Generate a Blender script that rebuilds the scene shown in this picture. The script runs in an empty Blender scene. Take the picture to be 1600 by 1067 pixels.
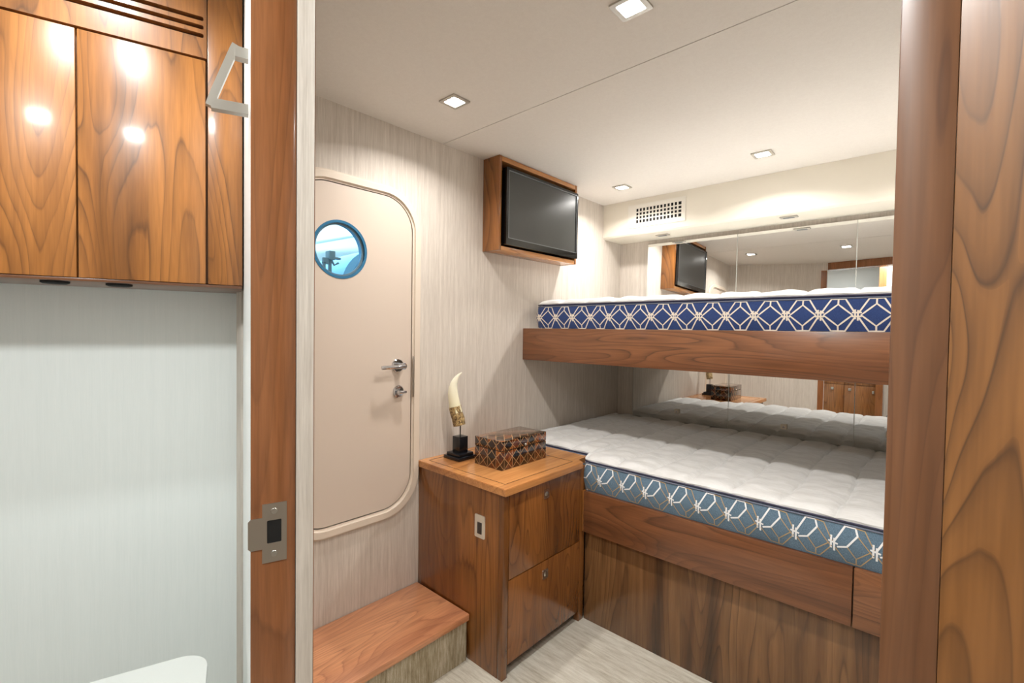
import bpy, bmesh, math, random
from mathutils import Vector, Matrix
random.seed(7)
C = bpy.context.scene.collection
sc = bpy.context.scene
PI = math.pi

# ------------------------------------------------------------------ camera
cam_d = bpy.data.cameras.new('camera'); cam = bpy.data.objects.new('camera', cam_d); C.objects.link(cam)
cam_d.sensor_width = 36; cam_d.lens = 734.96 / 1600 * 36; cam_d.clip_start = 0.01; cam_d.clip_end = 50
def nrm(v): return v / v.length
F = 734.96
cy_ = nrm(Vector((1473 - 800, -(525 - 533.5), -F)))
cmx = nrm(Vector((-3 - 800, -(504 - 533.5), -F)))
cx_ = -nrm(cmx - cy_ * cmx.dot(cy_)); cz_ = cx_.cross(cy_)
cam.matrix_world = Matrix.Translation((0, 0, 1.22)) @ Matrix((cx_, cy_, cz_)).to_4x4()
sc.camera = cam

# ------------------------------------------------------------------ world, exposure
w = bpy.data.worlds.new('world'); sc.world = w; w.use_nodes = True
w.node_tree.nodes['Background'].inputs[0].default_value = (0.9, 0.95, 1, 1)
w.node_tree.nodes['Background'].inputs[1].default_value = 0.3
sc.view_settings.view_transform = 'Standard'; sc.view_settings.look = 'None'
sc.view_settings.gamma = 1; sc.view_settings.use_curve_mapping = False
sc.view_settings.exposure = 0.38
CABIN_W = 4.2; BATH_W = 8.5; ENGINE_W = 22.0
CABIN_COL = (1.0, 0.965, 0.92); BATH_COL = (0.92, 0.99, 1.0); ENGINE_COL = (0.72, 0.92, 1.0)

# ------------------------------------------------------------------ materials
def srgb(r, g, b):
    f = lambda c: (c / 12.92 if c <= .04045 else ((c + .055) / 1.055) ** 2.4)
    return (f(r / 255), f(g / 255), f(b / 255), 1)
class NT:
    def __init__(s, name):
        s.m = bpy.data.materials.new(name); s.m.use_nodes = True
        s.t = s.m.node_tree; s.b = s.t.nodes['Principled BSDF']; s.l = s.t.links
    def n(s, typ, **k):
        x = s.t.nodes.new(typ)
        for a, v in k.items(): setattr(x, a, v)
        return x
    def put(s, sock, v):
        if isinstance(v, bpy.types.NodeSocket): s.l.new(v, sock)
        else: sock.default_value = v
    def math(s, op, a, b=None, c=None):
        x = s.n('ShaderNodeMath', operation=op); s.put(x.inputs[0], a)
        if b is not None: s.put(x.inputs[1], b)
        if c is not None: s.put(x.inputs[2], c)
        return x.outputs[0]
    def coords(s, scale=(1, 1, 1), rand=0.0, loc=(0, 0, 0)):
        tc = s.n('ShaderNodeTexCoord').outputs['Object']
        if rand:
            oi = s.n('ShaderNodeObjectInfo'); v = s.n('ShaderNodeVectorMath', operation='ADD')
            s.l.new(tc, v.inputs[0]); r = s.math('MULTIPLY', oi.outputs['Random'], rand)
            s.l.new(r, v.inputs[1]); tc = v.outputs[0]
        mp = s.n('ShaderNodeMapping'); mp.inputs['Scale'].default_value = scale
        mp.inputs['Location'].default_value = loc; s.l.new(tc, mp.inputs['Vector'])
        return mp.outputs[0]
    def noise(s, vec, scale, detail=2, rough=.5, dist=0):
        x = s.n('ShaderNodeTexNoise'); s.l.new(vec, x.inputs['Vector'])
        x.inputs['Scale'].default_value = scale; x.inputs['Detail'].default_value = detail
        x.inputs['Roughness'].default_value = rough; x.inputs['Distortion'].default_value = dist
        return x.outputs['Fac']
    def ramp(s, fac, stops):
        x = s.n('ShaderNodeValToRGB'); s.l.new(fac, x.inputs[0]); e = x.color_ramp.elements
        while len(e) < len(stops): e.new(.5)
        for i, (p, c) in enumerate(stops):
            e[i].position = p; e[i].color = c if len(c) == 4 else (*c, 1)
        return x.outputs[0]
    def mix(s, fac, a, b, mode='MIX'):
        x = s.n('ShaderNodeMix', data_type='RGBA', blend_type=mode); s.put(x.inputs[0], fac)
        s.put(x.inputs[6], a); s.put(x.inputs[7], b); return x.outputs[2]
    def bump(s, h, strength=.2, dist=.002):
        x = s.n('ShaderNodeBump'); x.inputs['Strength'].default_value = strength
        x.inputs['Distance'].default_value = dist; s.l.new(h, x.inputs['Height'])
        s.l.new(x.outputs[0], s.b.inputs['Normal'])
    def set(s, **k):
        for a, v in k.items(): s.put(s.b.inputs[a.replace('_', ' ')], v)
        return s
def flat(name, col, rough=.5, metal=0, **k):
    t = NT(name); t.set(Base_Color=col, Roughness=rough, Metallic=metal, **k); return t.m
def emit(name, col, strength):
    t = NT(name); t.set(Base_Color=(0, 0, 0, 1), Emission_Color=(*col, 1), Emission_Strength=strength); return t.m
BLK = (0, 0, 0, 1); WHT = (1, 1, 1, 1)
def walnut(name, axis, light, mid, dark, lines=9.0, big=2.6, stretch=.13, rough=.22, seed=0.0, streak=.5, linemix=.75):
    """figured walnut veneer: contour lines of a stretched noise plus fine fibre"""
    t = NT(name); ax = 'xyz'.index(axis)
    sc1 = [1, 1, 1]; sc1[ax] = stretch
    sc2 = [1, 1, 1]; sc2[ax] = .05
    v1 = t.coords(tuple(sc1), rand=3.0, loc=(seed, seed * .7, seed * 1.3)); v2 = t.coords(tuple(sc2), rand=3.0, loc=(seed, seed, seed))
    n1 = t.noise(v1, big, 1.2, .4, .3)
    wob = t.noise(v2, 60, 2)
    ph = t.math('ADD', t.math('MULTIPLY', n1, lines * 2.6), t.math('MULTIPLY', wob, .35))
    s = t.math('FRACT', ph)                       # saw tooth: each ring darkens slowly and ends in a thin dark line
    ln = t.ramp(s, [(0, (.15, .15, .15)), (.12, BLK), (.55, (.18, .18, .18)), (.86, (.55, .55, .55)), (.94, WHT), (1, (.3, .3, .3))])
    band = t.noise(v2, 7, 3, .6); fib = t.noise(v2, 150, 2, .7)
    gate = t.ramp(t.noise(v1, big * 1.7, 1, .5), [(.35, (.35, .35, .35)), (.6, WHT)])
    base = t.ramp(band, [(.32, dark), (.44, mid), (.58, light), (.72, mid)])
    base = t.mix(streak, mid, base)
    c = t.mix(t.math('MULTIPLY', t.math('MULTIPLY', ln, gate), linemix), base, dark)
    fc = t.ramp(fib, [(.3, (.80, .78, .76)), (.7, (1.12, 1.12, 1.12))])
    c = t.mix(.8, c, fc, 'MULTIPLY')
    t.set(Base_Color=c, Roughness=rough); t.b.inputs['Coat Weight'].default_value = .35
    t.b.inputs['Coat Roughness'].default_value = .12
    t.bump(fib, .04, .001)
    return t.m
W_L, W_M, W_D = srgb(176, 116, 66), srgb(142, 84, 46), srgb(86, 50, 30)
O_L, O_M, O_D = srgb(200, 138, 72), srgb(172, 110, 56), srgb(112, 68, 36)
M = {}
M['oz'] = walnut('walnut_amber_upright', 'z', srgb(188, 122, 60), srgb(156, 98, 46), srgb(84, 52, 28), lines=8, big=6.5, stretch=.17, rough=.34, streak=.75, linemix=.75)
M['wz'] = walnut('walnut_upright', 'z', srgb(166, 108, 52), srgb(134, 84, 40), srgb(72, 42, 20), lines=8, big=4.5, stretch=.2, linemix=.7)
M['wfront'] = walnut('walnut_figured_front', 'z', srgb(160, 102, 50), srgb(128, 78, 36), srgb(66, 38, 18), lines=9, big=6.5, stretch=.25, linemix=.75)
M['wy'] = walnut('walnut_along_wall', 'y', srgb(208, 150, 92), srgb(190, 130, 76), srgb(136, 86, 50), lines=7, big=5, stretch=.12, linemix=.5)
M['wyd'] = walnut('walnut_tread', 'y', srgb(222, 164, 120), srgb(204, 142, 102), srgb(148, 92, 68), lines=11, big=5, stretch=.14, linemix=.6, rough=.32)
M['wx'] = walnut('walnut_rail', 'x', srgb(148, 98, 62), srgb(120, 75, 46), srgb(62, 38, 25), lines=12, big=5, stretch=.16, rough=.3, linemix=.75)
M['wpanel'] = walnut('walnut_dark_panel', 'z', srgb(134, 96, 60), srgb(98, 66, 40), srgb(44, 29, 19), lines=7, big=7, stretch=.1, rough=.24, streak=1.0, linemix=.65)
M['jamb'] = walnut('walnut_jamb', 'z', srgb(158, 104, 64), srgb(140, 88, 52), srgb(98, 60, 36), lines=8, big=7, stretch=.1, rough=.25, linemix=.5)
M['leaf'] = walnut('walnut_leaf', 'z', srgb(156, 106, 58), srgb(124, 80, 42), srgb(58, 37, 24), lines=6, big=16, stretch=.16, rough=.3, linemix=.75)
M['post'] = walnut('walnut_post', 'z', srgb(128, 86, 56), srgb(110, 72, 46), srgb(74, 46, 33), lines=8, big=14, stretch=.1, rough=.34, linemix=.5)
M['vanity'] = walnut('walnut_vanity', 'z', srgb(170, 116, 66), srgb(140, 88, 48), srgb(84, 50, 28), lines=10, big=5)

def wallpaper(name, a, b, rough=.75, lo=.32, hi=.68):
    t = NT(name); n = t.noise(t.coords((1, 1, .035)), 330, 3, .7); n3 = t.noise(t.coords((1, 1, .02)), 90, 2, .6)
    n = t.math('ADD', t.math('MULTIPLY', n, .6), t.math('MULTIPLY', n3, .4))
    t.set(Base_Color=t.ramp(n, [(lo, a), (hi, b)]), Roughness=rough); t.bump(n, .06, .0005); return t.m
M['paper'] = wallpaper('striated_wallpaper', srgb(184, 174, 163), srgb(218, 210, 200))
M['bathpaper'] = wallpaper('pale_bath_wallpaper', srgb(232, 237, 235), srgb(238, 242, 240), .5)
M['white'] = flat('gloss_white_paint', srgb(236, 238, 236), .35)
M['ceil'] = wallpaper('ceiling_fabric', srgb(218, 212, 205), srgb(226, 221, 214), .7)
M['soffit'] = flat('soffit_vinyl', srgb(226, 220, 206), .6)
M['dark'] = flat('black_void', srgb(12, 11, 10), .8)
M['chrome'] = flat('polished_chrome', srgb(200, 202, 206), .12, 1)
M['nickel'] = flat('satin_nickel', srgb(190, 186, 178), .32, 1)
M['steel'] = flat('brushed_steel', srgb(176, 168, 158), .38, 1)
M['mirror'] = flat('mirror_silver', (.90, .91, .90, 1), .0, 1)
M['medge'] = flat('mirror_edge', srgb(196, 198, 192), .3, .3)
M['door'] = flat('beige_door_paint', srgb(206, 191, 177), .42)
M['frame'] = flat('beige_moulding', srgb(216, 202, 186), .35)
M['gasket'] = flat('door_gasket', srgb(96, 74, 60), .6)
M['lamp'] = emit('lamp_diffuser', (1, .98, .95), 45)
M['plastic'] = flat('ivory_plastic', srgb(214, 205, 190), .4)
M['rocker'] = flat('dark_rocker', srgb(52, 48, 46), .35)
M['tvblack'] = flat('gloss_black_bezel', srgb(10, 10, 11), .12)
M['screen'] = flat('switched_off_screen', srgb(58, 59, 58), .3, .0)
M['grey'] = flat('grey_trim', srgb(120, 124, 128), .3, .5)
M['porc'] = flat('porcelain', srgb(216, 217, 212), .15)
M['porc'].node_tree.nodes['Principled BSDF'].inputs['Coat Weight'].default_value = .5
M['blackstone'] = flat('black_stone', srgb(22, 23, 27), .2)
M['blackmetal'] = flat('black_metal', srgb(24, 24, 26), .4, .3)
M['vent'] = flat('vent_paint', srgb(228, 224, 214), .5)
M['bluering'] = flat('blue_seal_ring', srgb(52, 118, 158), .25, .3)
M['engine'] = flat('engine_blue_paint', srgb(96, 150, 186), .35)
M['engwhite'] = flat('engine_room_white', srgb(222, 234, 238), .5)
M['enggrey'] = flat('engine_room_grey', srgb(96, 116, 128), .5)
M['navyp'] = flat('navy_piping', srgb(52, 50, 74), .7)
M['greyp'] = flat('grey_piping', srgb(104, 110, 128), .7)
M['platform'] = flat('bunk_board', srgb(196, 180, 158), .6)

def glass():
    t = NT('clear_glass'); t.set(Base_Color=(.93, .985, 1, 1), Roughness=.0); t.b.inputs['Transmission Weight'].default_value = 1
    t.b.inputs['IOR'].default_value = 1.05; return t.m
M['glass'] = glass()
def carpet(name, a, b, c, sc1, axis):
    t = NT(name); s = [1, 1, 1]; s[axis] = .12
    v = t.coords(tuple(s)); n = t.noise(v, sc1, 3, .7); v2 = t.coords((1, 1, 1)); f = t.noise(v2, 420, 2, .7); p = t.noise(v, 22, 2, .5)
    h = t.math('ADD', t.math('MULTIPLY', n, .65), t.math('MULTIPLY', p, .35))
    col = t.ramp(h, [(.34, a), (.5, b), (.66, c)])
    col = t.mix(.6, col, t.ramp(f, [(.3, (.8, .8, .8)), (.7, (1.08, 1.08, 1.08))]), 'MULTIPLY')
    t.set(Base_Color=col, Roughness=.95); t.bump(f, .6, .004); return t.m
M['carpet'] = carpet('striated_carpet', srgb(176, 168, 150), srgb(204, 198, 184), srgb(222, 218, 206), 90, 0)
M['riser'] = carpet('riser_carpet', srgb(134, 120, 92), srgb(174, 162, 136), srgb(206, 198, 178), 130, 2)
def fabric(name, a, b, scale=500):
    t = NT(name); v = t.coords(); n = t.noise(v, scale, 2, .6); n2 = t.noise(v, 18, 3, .6)
    t.set(Base_Color=t.ramp(n, [(.3, a), (.7, b)]), Roughness=.85)
    t.b.inputs['Sheen Weight'].default_value = .2
    t.bump(t.math('ADD', t.math('MULTIPLY', n, .3), n2), .25, .004); return t.m
M['blue'] = fabric('royal_blue_ticking', srgb(26, 48, 98), srgb(42, 68, 124))
M['teal'] = fabric('slate_teal_ticking', srgb(70, 94, 114), srgb(108, 134, 154))
M['cord'] = flat('ivory_woven_line', srgb(226, 216, 202), .7)
M['tan'] = flat('tan_woven_line', srgb(178, 152, 112), .7)
M['cordw'] = flat('white_woven_line', srgb(232, 234, 236), .7)
def quilt(name, a, b):
    t = NT(name); v = t.coords((.35, 1, 1)); n = t.noise(v, 34, 4, .65, .4); v2 = t.coords(); n2 = t.noise(v2, 400, 2)
    t.set(Base_Color=t.ramp(n, [(.3, a), (.7, b)]), Roughness=.8); t.b.inputs['Sheen Weight'].default_value = .3
    t.bump(t.math('ADD', n, t.math('MULTIPLY', n2, .12)), .45, .008); return t.m
M['quilt'] = quilt('quilted_knit', srgb(206, 206, 204), srgb(224, 224, 224))
def shellmat(name, top):
    t = NT(name); tc = t.n('ShaderNodeTexCoord').outputs['Object']; sp = t.n('ShaderNodeSeparateXYZ'); t.l.new(tc, sp.inputs[0])
    if top: u, v = sp.outputs[0], sp.outputs[1]
    else: u, v = t.math('ADD', sp.outputs[0], sp.outputs[1]), sp.outputs[2]
    p = .046
    A = t.math('DIVIDE', t.math('ADD', u, v), p); B = t.math('DIVIDE', t.math('SUBTRACT', u, v), p)
    U = t.math('DIVIDE', u, p)
    ln = None
    for q, wd in ((A, .07), (B, .07), (U, .035)):
        f = t.math('ABSOLUTE', t.math('SUBTRACT', t.math('FRACT', q), .5)); k = t.math('GREATER_THAN', f, .5 - wd / 2 * 1.2)
        ln = k if ln is None else t.math('MAXIMUM', ln, k)
    cb = t.n('ShaderNodeCombineXYZ'); t.l.new(t.math('FLOOR', A), cb.inputs[0]); t.l.new(t.math('FLOOR', B), cb.inputs[1]); t.l.new(t.math('FLOOR', U), cb.inputs[2])
    wn = t.n('ShaderNodeTexWhiteNoise'); t.l.new(cb.outputs[0], wn.inputs['Vector'])
    v2 = t.coords(); bl = t.noise(v2, 60, 3, .6, .5)
    f = t.math('ADD', t.math('MULTIPLY', wn.outputs['Value'], .55), t.math('MULTIPLY', bl, .5))
    c = t.ramp(f, [(.3, srgb(16, 9, 7)), (.55, srgb(40, 19, 11)), (.72, srgb(92, 44, 18)), (.92, srgb(176, 104, 40))])
    c = t.mix(t.math('MULTIPLY', ln, .6), c, srgb(190, 150, 106))
    t.set(Base_Color=c, Roughness=.12); t.b.inputs['Coat Weight'].default_value = .6; return t.m
M['shell_side'] = shellmat('tortoise_shell_tile_side', False); M['shell_top'] = shellmat('tortoise_shell_tile_top', True)
def hornmat():
    t = NT('polished_horn'); v = t.coords(); sp = t.n('ShaderNodeSeparateXYZ'); t.l.new(v, sp.inputs[0])
    n = t.noise(t.coords((1, 1, .3)), 60, 2)
    h = t.math('ADD', sp.outputs[2], t.math('MULTIPLY', n, .03))
    c = t.ramp(t.math('DIVIDE', h, .36), [(.38, srgb(176, 152, 104)), (.56, srgb(226, 220, 184)), (.95, srgb(240, 236, 216))])
    t.set(Base_Color=c, Roughness=.25); return t.m
M['horn'] = hornmat()
def carvedmat():
    t = NT('carved_horn'); n = t.noise(t.coords(), 130, 3, .6, .6)
    t.set(Base_Color=t.ramp(n, [(.38, srgb(84, 62, 36)), (.55, srgb(170, 142, 92)), (.7, srgb(204, 180, 128))]), Roughness=.5)
    t.bump(n, .9, .006); return t.m
M['carved'] = carvedmat()

# ------------------------------------------------------------------ mesh helpers
def finish(name, bm, mat, parent=None, smooth=True, loc=None):
    me = bpy.data.meshes.new(name); bmesh.ops.recalc_face_normals(bm, faces=bm.faces[:]); bm.to_mesh(me); bm.free()
    for m in (mat if isinstance(mat, (list, tuple)) else [mat]): me.materials.append(m)
    if smooth:
        for p in me.polygons: p.use_smooth = True
        me.set_sharp_from_angle(angle=math.radians(32))
    o = bpy.data.objects.new(name, me); C.objects.link(o)
    if parent: o.parent = parent
    if loc: o.location = loc
    return o
def bx(bm, x0, x1, y0, y1, z0, z1, bev=0.0, mi=0, seg=2):
    t = bmesh.new()
    vs = [t.verts.new((x, y, z)) for x in (x0, x1) for y in (y0, y1) for z in (z0, z1)]
    for f in ((0, 1, 3, 2), (4, 6, 7, 5), (0, 4, 5, 1), (2, 3, 7, 6), (0, 2, 6, 4), (1, 5, 7, 3)): t.faces.new([vs[i] for i in f])
    bmesh.ops.recalc_face_normals(t, faces=t.faces[:])
    if bev: bmesh.ops.bevel(t, geom=t.edges[:], offset=bev, segments=seg, affect='EDGES', profile=.5)
    for f in t.faces: f.material_index = mi
    merge(bm, t)
def merge(bm, t, mat=None):
    me = bpy.data.meshes.new('tmp')
    if mat: bmesh.ops.transform(t, matrix=mat, verts=t.verts[:])
    t.to_mesh(me); t.free(); bm.from_mesh(me); bpy.data.meshes.remove(me)
def box(name, x0, x1, y0, y1, z0, z1, mat, parent=None, bev=0.0):
    bm = bmesh.new(); bx(bm, x0, x1, y0, y1, z0, z1, bev); return finish(name, bm, mat, parent)
def plate(outer, holes, w0, w1, f, bev=0.0):
    """solid of a 2D outline with holes between depths w0,w1; f maps (u,v,w) to a point"""
    bm = bmesh.new()
    loops = [outer] + list(holes)
    for wv in (w0, w1):
        es = []
        for lp in loops:
            vs = [bm.verts.new(f(u, v, wv)) for u, v in lp]
            es += [bm.edges.new((vs[i], vs[(i + 1) % len(vs)])) for i in range(len(vs))]
        if len(loops) == 1:
            bm.faces.new([e.verts[0] for e in es] if False else bm.verts[-len(outer):] if False else list(dict.fromkeys(v for e in es for v in e.verts)))
        else: bmesh.ops.triangle_fill(bm, use_beauty=True, edges=es)
    bm.verts.ensure_lookup_table(); n = sum(len(l) for l in loops); k = 0
    for lp in loops:
        m = len(lp)
        for i in range(m):
            a, b = k + i, k + (i + 1) % m
            bm.faces.new((bm.verts[a], bm.verts[b], bm.verts[b + n], bm.verts[a + n]))
        k += m
    return bm
def rrect(u0, u1, v0, v1, r, n=8):
    if r <= 0: return [(u0, v0), (u1, v0), (u1, v1), (u0, v1)]
    pts = []
    for cu, cv, a0 in ((u1 - r, v1 - r, 0), (u0 + r, v1 - r, 90), (u0 + r, v0 + r, 180), (u1 - r, v0 + r, 270)):
        for i in range(n + 1):
            a = math.radians(a0 + 90 * i / n); pts.append((cu + r * math.cos(a), cv + r * math.sin(a)))
    return pts
def circ(cu, cv, r, n=48): return [(cu + r * math.cos(2 * PI * i / n), cv + r * math.sin(2 * PI * i / n)) for i in range(n)]
fX = lambda u, v, w_: (w_, u, v)
fY = lambda u, v, w_: (u, w_, v)
fZ = lambda u, v, w_: (u, v, w_)
def lathe(bm, prof, centre, axis='z', n=32):
    rings = []
    for r, h in prof:
        ring = []
        for i in range(n):
            a = 2 * PI * i / n; c, s = r * math.cos(a), r * math.sin(a)
            p = {'z': (c, s, h), 'x': (h, c, s), 'y': (c, h, s)}[axis]
            ring.append(bm.verts.new(Vector(p) + Vector(centre)))
        rings.append(ring)
    for a, b in zip(rings, rings[1:]):
        for i in range(n): bm.faces.new((a[i], a[(i + 1) % n], b[(i + 1) % n], b[i]))
    bm.faces.new(rings[0]); bm.faces.new(rings[-1])
def tube(bm, pts, rad, n=12, sq=None, mi=0):
    pts = [Vector(p) for p in pts]; rings = []
    if not isinstance(rad, (list, tuple)): rad = [rad] * len(pts)
    up = None
    for i, p in enumerate(pts):
        d = nrm((pts[min(i + 1, len(pts) - 1)] - pts[max(i - 1, 0)]))
        if up is None: up = Vector((0, 0, 1)) if abs(d.z) < .9 else Vector((1, 0, 0))
        a = nrm(d.cross(up)); b = nrm(a.cross(d)); up = b
        ring = []
        for k in range(n):
            t = 2 * PI * k / n + (PI / 4 if sq else 0)
            ring.append(bm.verts.new(p + (a * math.cos(t) + b * math.sin(t)) * rad[i]))
        rings.append(ring)
    for A, B in zip(rings, rings[1:]):
        for i in range(n):
            fc = bm.faces.new((A[i], A[(i + 1) % n], B[(i + 1) % n], B[i])); fc.material_index = mi
    for r_ in (rings[0], rings[-1]): bm.faces.new(r_).material_index = mi
def tag(o, label, cat, group=None, kind=None):
    o['label'] = label; o['category'] = cat
    if group: o['group'] = group
    if kind: o['kind'] = kind
    return o
def thing(name, label, cat, loc=(0, 0, 0), rz=0, group=None):
    o = bpy.data.objects.new(name, None); C.objects.link(o); o.location = loc; o.rotation_euler = (0, 0, rz)
    o.empty_display_size = .05
    return tag(o, label, cat, group)
def struct(o, label, cat):
    return tag(o, label, cat, kind='structure')

# ------------------------------------------------------------------ shell
WX = -1.578                    # face of the wall with the small door
Bp = Vector((-.82, .274)); D = Vector((-.956, .292)); Nn = Vector((.292, .956))
TH = math.radians(73)          # direction of the bathroom's rotated wall
# floor
bm = plate([(-3.2, -1.6), (1.0, -1.6), (1.0, 3.0), (-3.2, 3.0)], [], -.04, 0, fZ)
struct(finish('floor', bm, M['carpet']), 'pale beige striated carpet on the cabin floor', 'floor')
# cabin ceiling in two fabric panels with a fine seam
cb = lambda x: .32 + (x + .79) * -.30 if x < -.79 else .32
bm = plate([(WX - .04, cb(WX)), (-.79, .33), (-.05, .47), (.49, .47), (.49, 1.262), (WX - .04, 1.274)], [], 2.0, 2.04, fZ)
struct(finish('ceiling', bm, M['ceil']), 'off-white fabric ceiling panel with two downlights near the small door', 'ceiling')
bm = plate([(WX - .04, 1.2775), (.49, 1.2655), (.49, 2.84), (WX - .04, 2.84)], [], 2.0, 2.04, fZ)
struct(finish('ceiling', bm, M['ceil']), 'off-white fabric ceiling panel above the bunks and television', 'ceiling')
bm = plate([(-3.2, -1.6), (1.0, -1.6), (1.0, .60), (-3.2, .60)], [], 2.21, 2.25, fZ)
struct(finish('ceiling_bath', bm, M['white']), 'white ceiling of the bathroom', 'ceiling')
# left wall with opening behind the small door
bm = plate([(.50, 0), (2.82, 0), (2.82, 2.0), (.50, 2.0)], [rrect(.64, 1.125, .512, 1.728, .12)], WX - .04, WX, fX)
struct(finish('wall_left', bm, M['paper']), 'beige striated wallpaper wall with the small rounded door', 'wall')
struct(box('wall_back', WX - .04, .5, 2.77, 2.81, 0, 2.0, M['paper']), 'beige wallpaper wall at the back of the bunks', 'wall')
struct(box('wall_right', .45, .49, .45, 2.81, 0, 2.0, M['paper']), 'beige wallpaper wall at the foot of the bunks', 'wall')
# partition between cabin and bathroom, angled
def part_prism(name, pts, z0, z1, mat): return finish(name, plate(pts, [], z0, z1, fZ), mat)
TT = .0943
B_ = Bp; A_ = Bp + Nn * TT
end = Bp + D * .905; endA = A_ + D * .825
# wall body (starts behind the timber jamb); cabin face papered, bath face white
j0 = Bp + Nn * .0035; 
p1 = Bp + Nn * .0675; p2 = Bp + Nn * TT
struct(part_prism('wall_partition', [tuple(p1 + D * .001), tuple(p2), tuple(endA), tuple(end + Nn * .0675)], 0, 2.2, M['paper']), 'papered partition edge beside the timber door jamb', 'wall')
struct(part_prism('wall_bath_side', [tuple(Bp + D * .013 + Nn * .001), tuple(p1 + D * .013 - Nn * .0005), tuple(end + Nn * .067), tuple(end)], 0, 2.2, M['white']), 'glossy white bathroom wall between cabinet and door jamb', 'wall')
struct(box('wall_front', .03, .49, .45, .49, 0, 2.2, M['paper']), 'beige wallpaper wall right of the doorway', 'wall')

# door frame of the cabin doorway: jamb left, post right, head
def local_obj(name, bm, mat, origin, rz, parent=None):
    o = finish(name, bm, mat, parent); o.location = origin; o.rotation_euler = (0, 0, rz); return o
jx = math.atan2(Nn.y, Nn.x)
# local frame: x along Nn (depth of the wall), y along D
bm = plate([(0, 0), (.060, 0), (.0665, .004), (.0665, .012), (0, .012)], [rrect(.0, .0, 0, 0, 0)] if False else [], 0, 2.2, fZ)
jamb = local_obj('trim_1', bm, M['jamb'], (Bp.x, Bp.y, 0), jx); struct(jamb, 'walnut door jamb carrying the steel strike plate', 'door jamb')
bm = bmesh.new(); bx(bm, -.027, .003, .418, .492, 0, 2.2, .0008)
struct(finish('trim_2', bm, M['post']), 'walnut post at the right side of the doorway, straight-grained', 'door jamb')
hd0 = Bp + Vector((.0, .0)); 
bm = plate([(Bp.x, Bp.y), (Bp.x + Nn.x * TT, Bp.y + Nn.y * TT), (-.03, .49), (-.03, .42)], [], 1.935, 2.21, fZ)
struct(finish('trim_3', bm, M['jamb']), 'walnut head of the doorway seen in the upper mirrors', 'door head')
bm = bmesh.new(); bx(bm, .0032, .62, .4182, .449, .02, 2.12, .0004)
dl = struct(finish('door_2', bm, M['leaf']), 'figured walnut door leaf at the right edge, close to the lens', 'door')
bm = bmesh.new(); bx(bm, TT + .0002, TT + .0017, .0045, .050, 0, 1.93)
struct(local_obj('trim_6', bm, M['jamb'], (Bp.x, Bp.y, 0), jx), 'flat walnut casing on the cabin face of the partition, seen in the mirrors', 'trim')
# strike plate
sp = thing('strike_plate', 'brushed steel strike plate with square hole on the left walnut jamb', 'strike plate', (Bp.x, Bp.y, .88), jx)
fS = lambda u, v, w_: (u, w_, v)
plt = [(.0165, -.050), (.0530, -.050), (.0530, .048), (.0165, .048), (.0165, .026), (.0, .026), (-.004, .022), (-.004, -.022), (0, -.026), (.0165, -.026)]
bm = plate(plt, [rrect(.0235, .0450, -.018, .020, .0015, 2)], -.0015, 0.0, fS)
finish('plate', bm, M['steel'], sp)
bm = plate(rrect(.0235, .0450, -.018, .020, .0015, 2), [], -.0006, -.0001, fS); finish('latch_hole', bm, M['dark'], sp)
for z in (.035, -.036):
    bm = bmesh.new(); lathe(bm, [(.0052, -.0022), (.0046, -.0030), (.0015, -.0026)], (.034, 0, z), 'y', 20); 
    bx(bm, .030, .038, -.0033, -.0029, z - .0006, z + .0006); finish('screw', bm, M['nickel'], sp)

# ------------------------------------------------------------------ bathroom
P0 = Vector((-1.44, .464, 0))
bath_wall = bmesh.new(); bx(bath_wall, -2.3, .03, .24, .28, 0, 2.21)
struct(local_obj('wall_bath_back', bath_wall, M['bathpaper'], P0, TH), 'pale striated bathroom wall under the walnut cabinet', 'wall')
cab = thing('bathroom_wall_cabinet', 'amber walnut wall cabinet with doors and vent slots above the white bathroom wall', 'cabinet', P0, TH)
# body: underside, end, face stile, top panel with slots
bm = bmesh.new(); bx(bm, -.95, -.005, .02, .238, 1.335, 2.205); finish('body', bm, M['oz'], cab)
bm = bmesh.new(); bx(bm, -.0845, -.004, 0, .02, 1.332, 2.205, .0012); finish('end_stile', bm, M['oz'], cab)
slots = []
for zc in (1.987, 2.009, 2.031): slots.append(rrect(-.80, -.0935, zc - .0055, zc + .0055, .004, 4))
bm = plate([(-.95, 1.930), (-.0865, 1.930), (-.0865, 2.205), (-.95, 2.205)], slots, .0, .019, fS)
finish('slotted_panel', bm, M['oz'], cab)
bm = bmesh.new(); bx(bm, -.82, -.09, .0192, .0198, 1.96, 2.05); finish('slot_backing', bm, M['dark'], cab)
for x0, x1 in ((-.347, -.0895), (-.6105, -.3505), (-.874, -.614)):
    bm = bmesh.new(); bx(bm, x0, x1, 0, .019, 1.332, 1.924, .0015); finish('door', bm, M['oz'], cab)
bm = bmesh.new(); bx(bm, -.95, -.005, .003, .235, 1.3235, 1.331, .001); finish('bottom_rail', bm, M['wx'], cab)
for xc in (-.40, -.278, -.66):
    bm = bmesh.new(); lathe(bm, [(.027, 1.324), (.027, 1.319), (.022, 1.3165), (.001, 1.3160)], (xc, .045, 0), 'z', 28)
    finish('catch', bm, M['dark'], cab)
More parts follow.
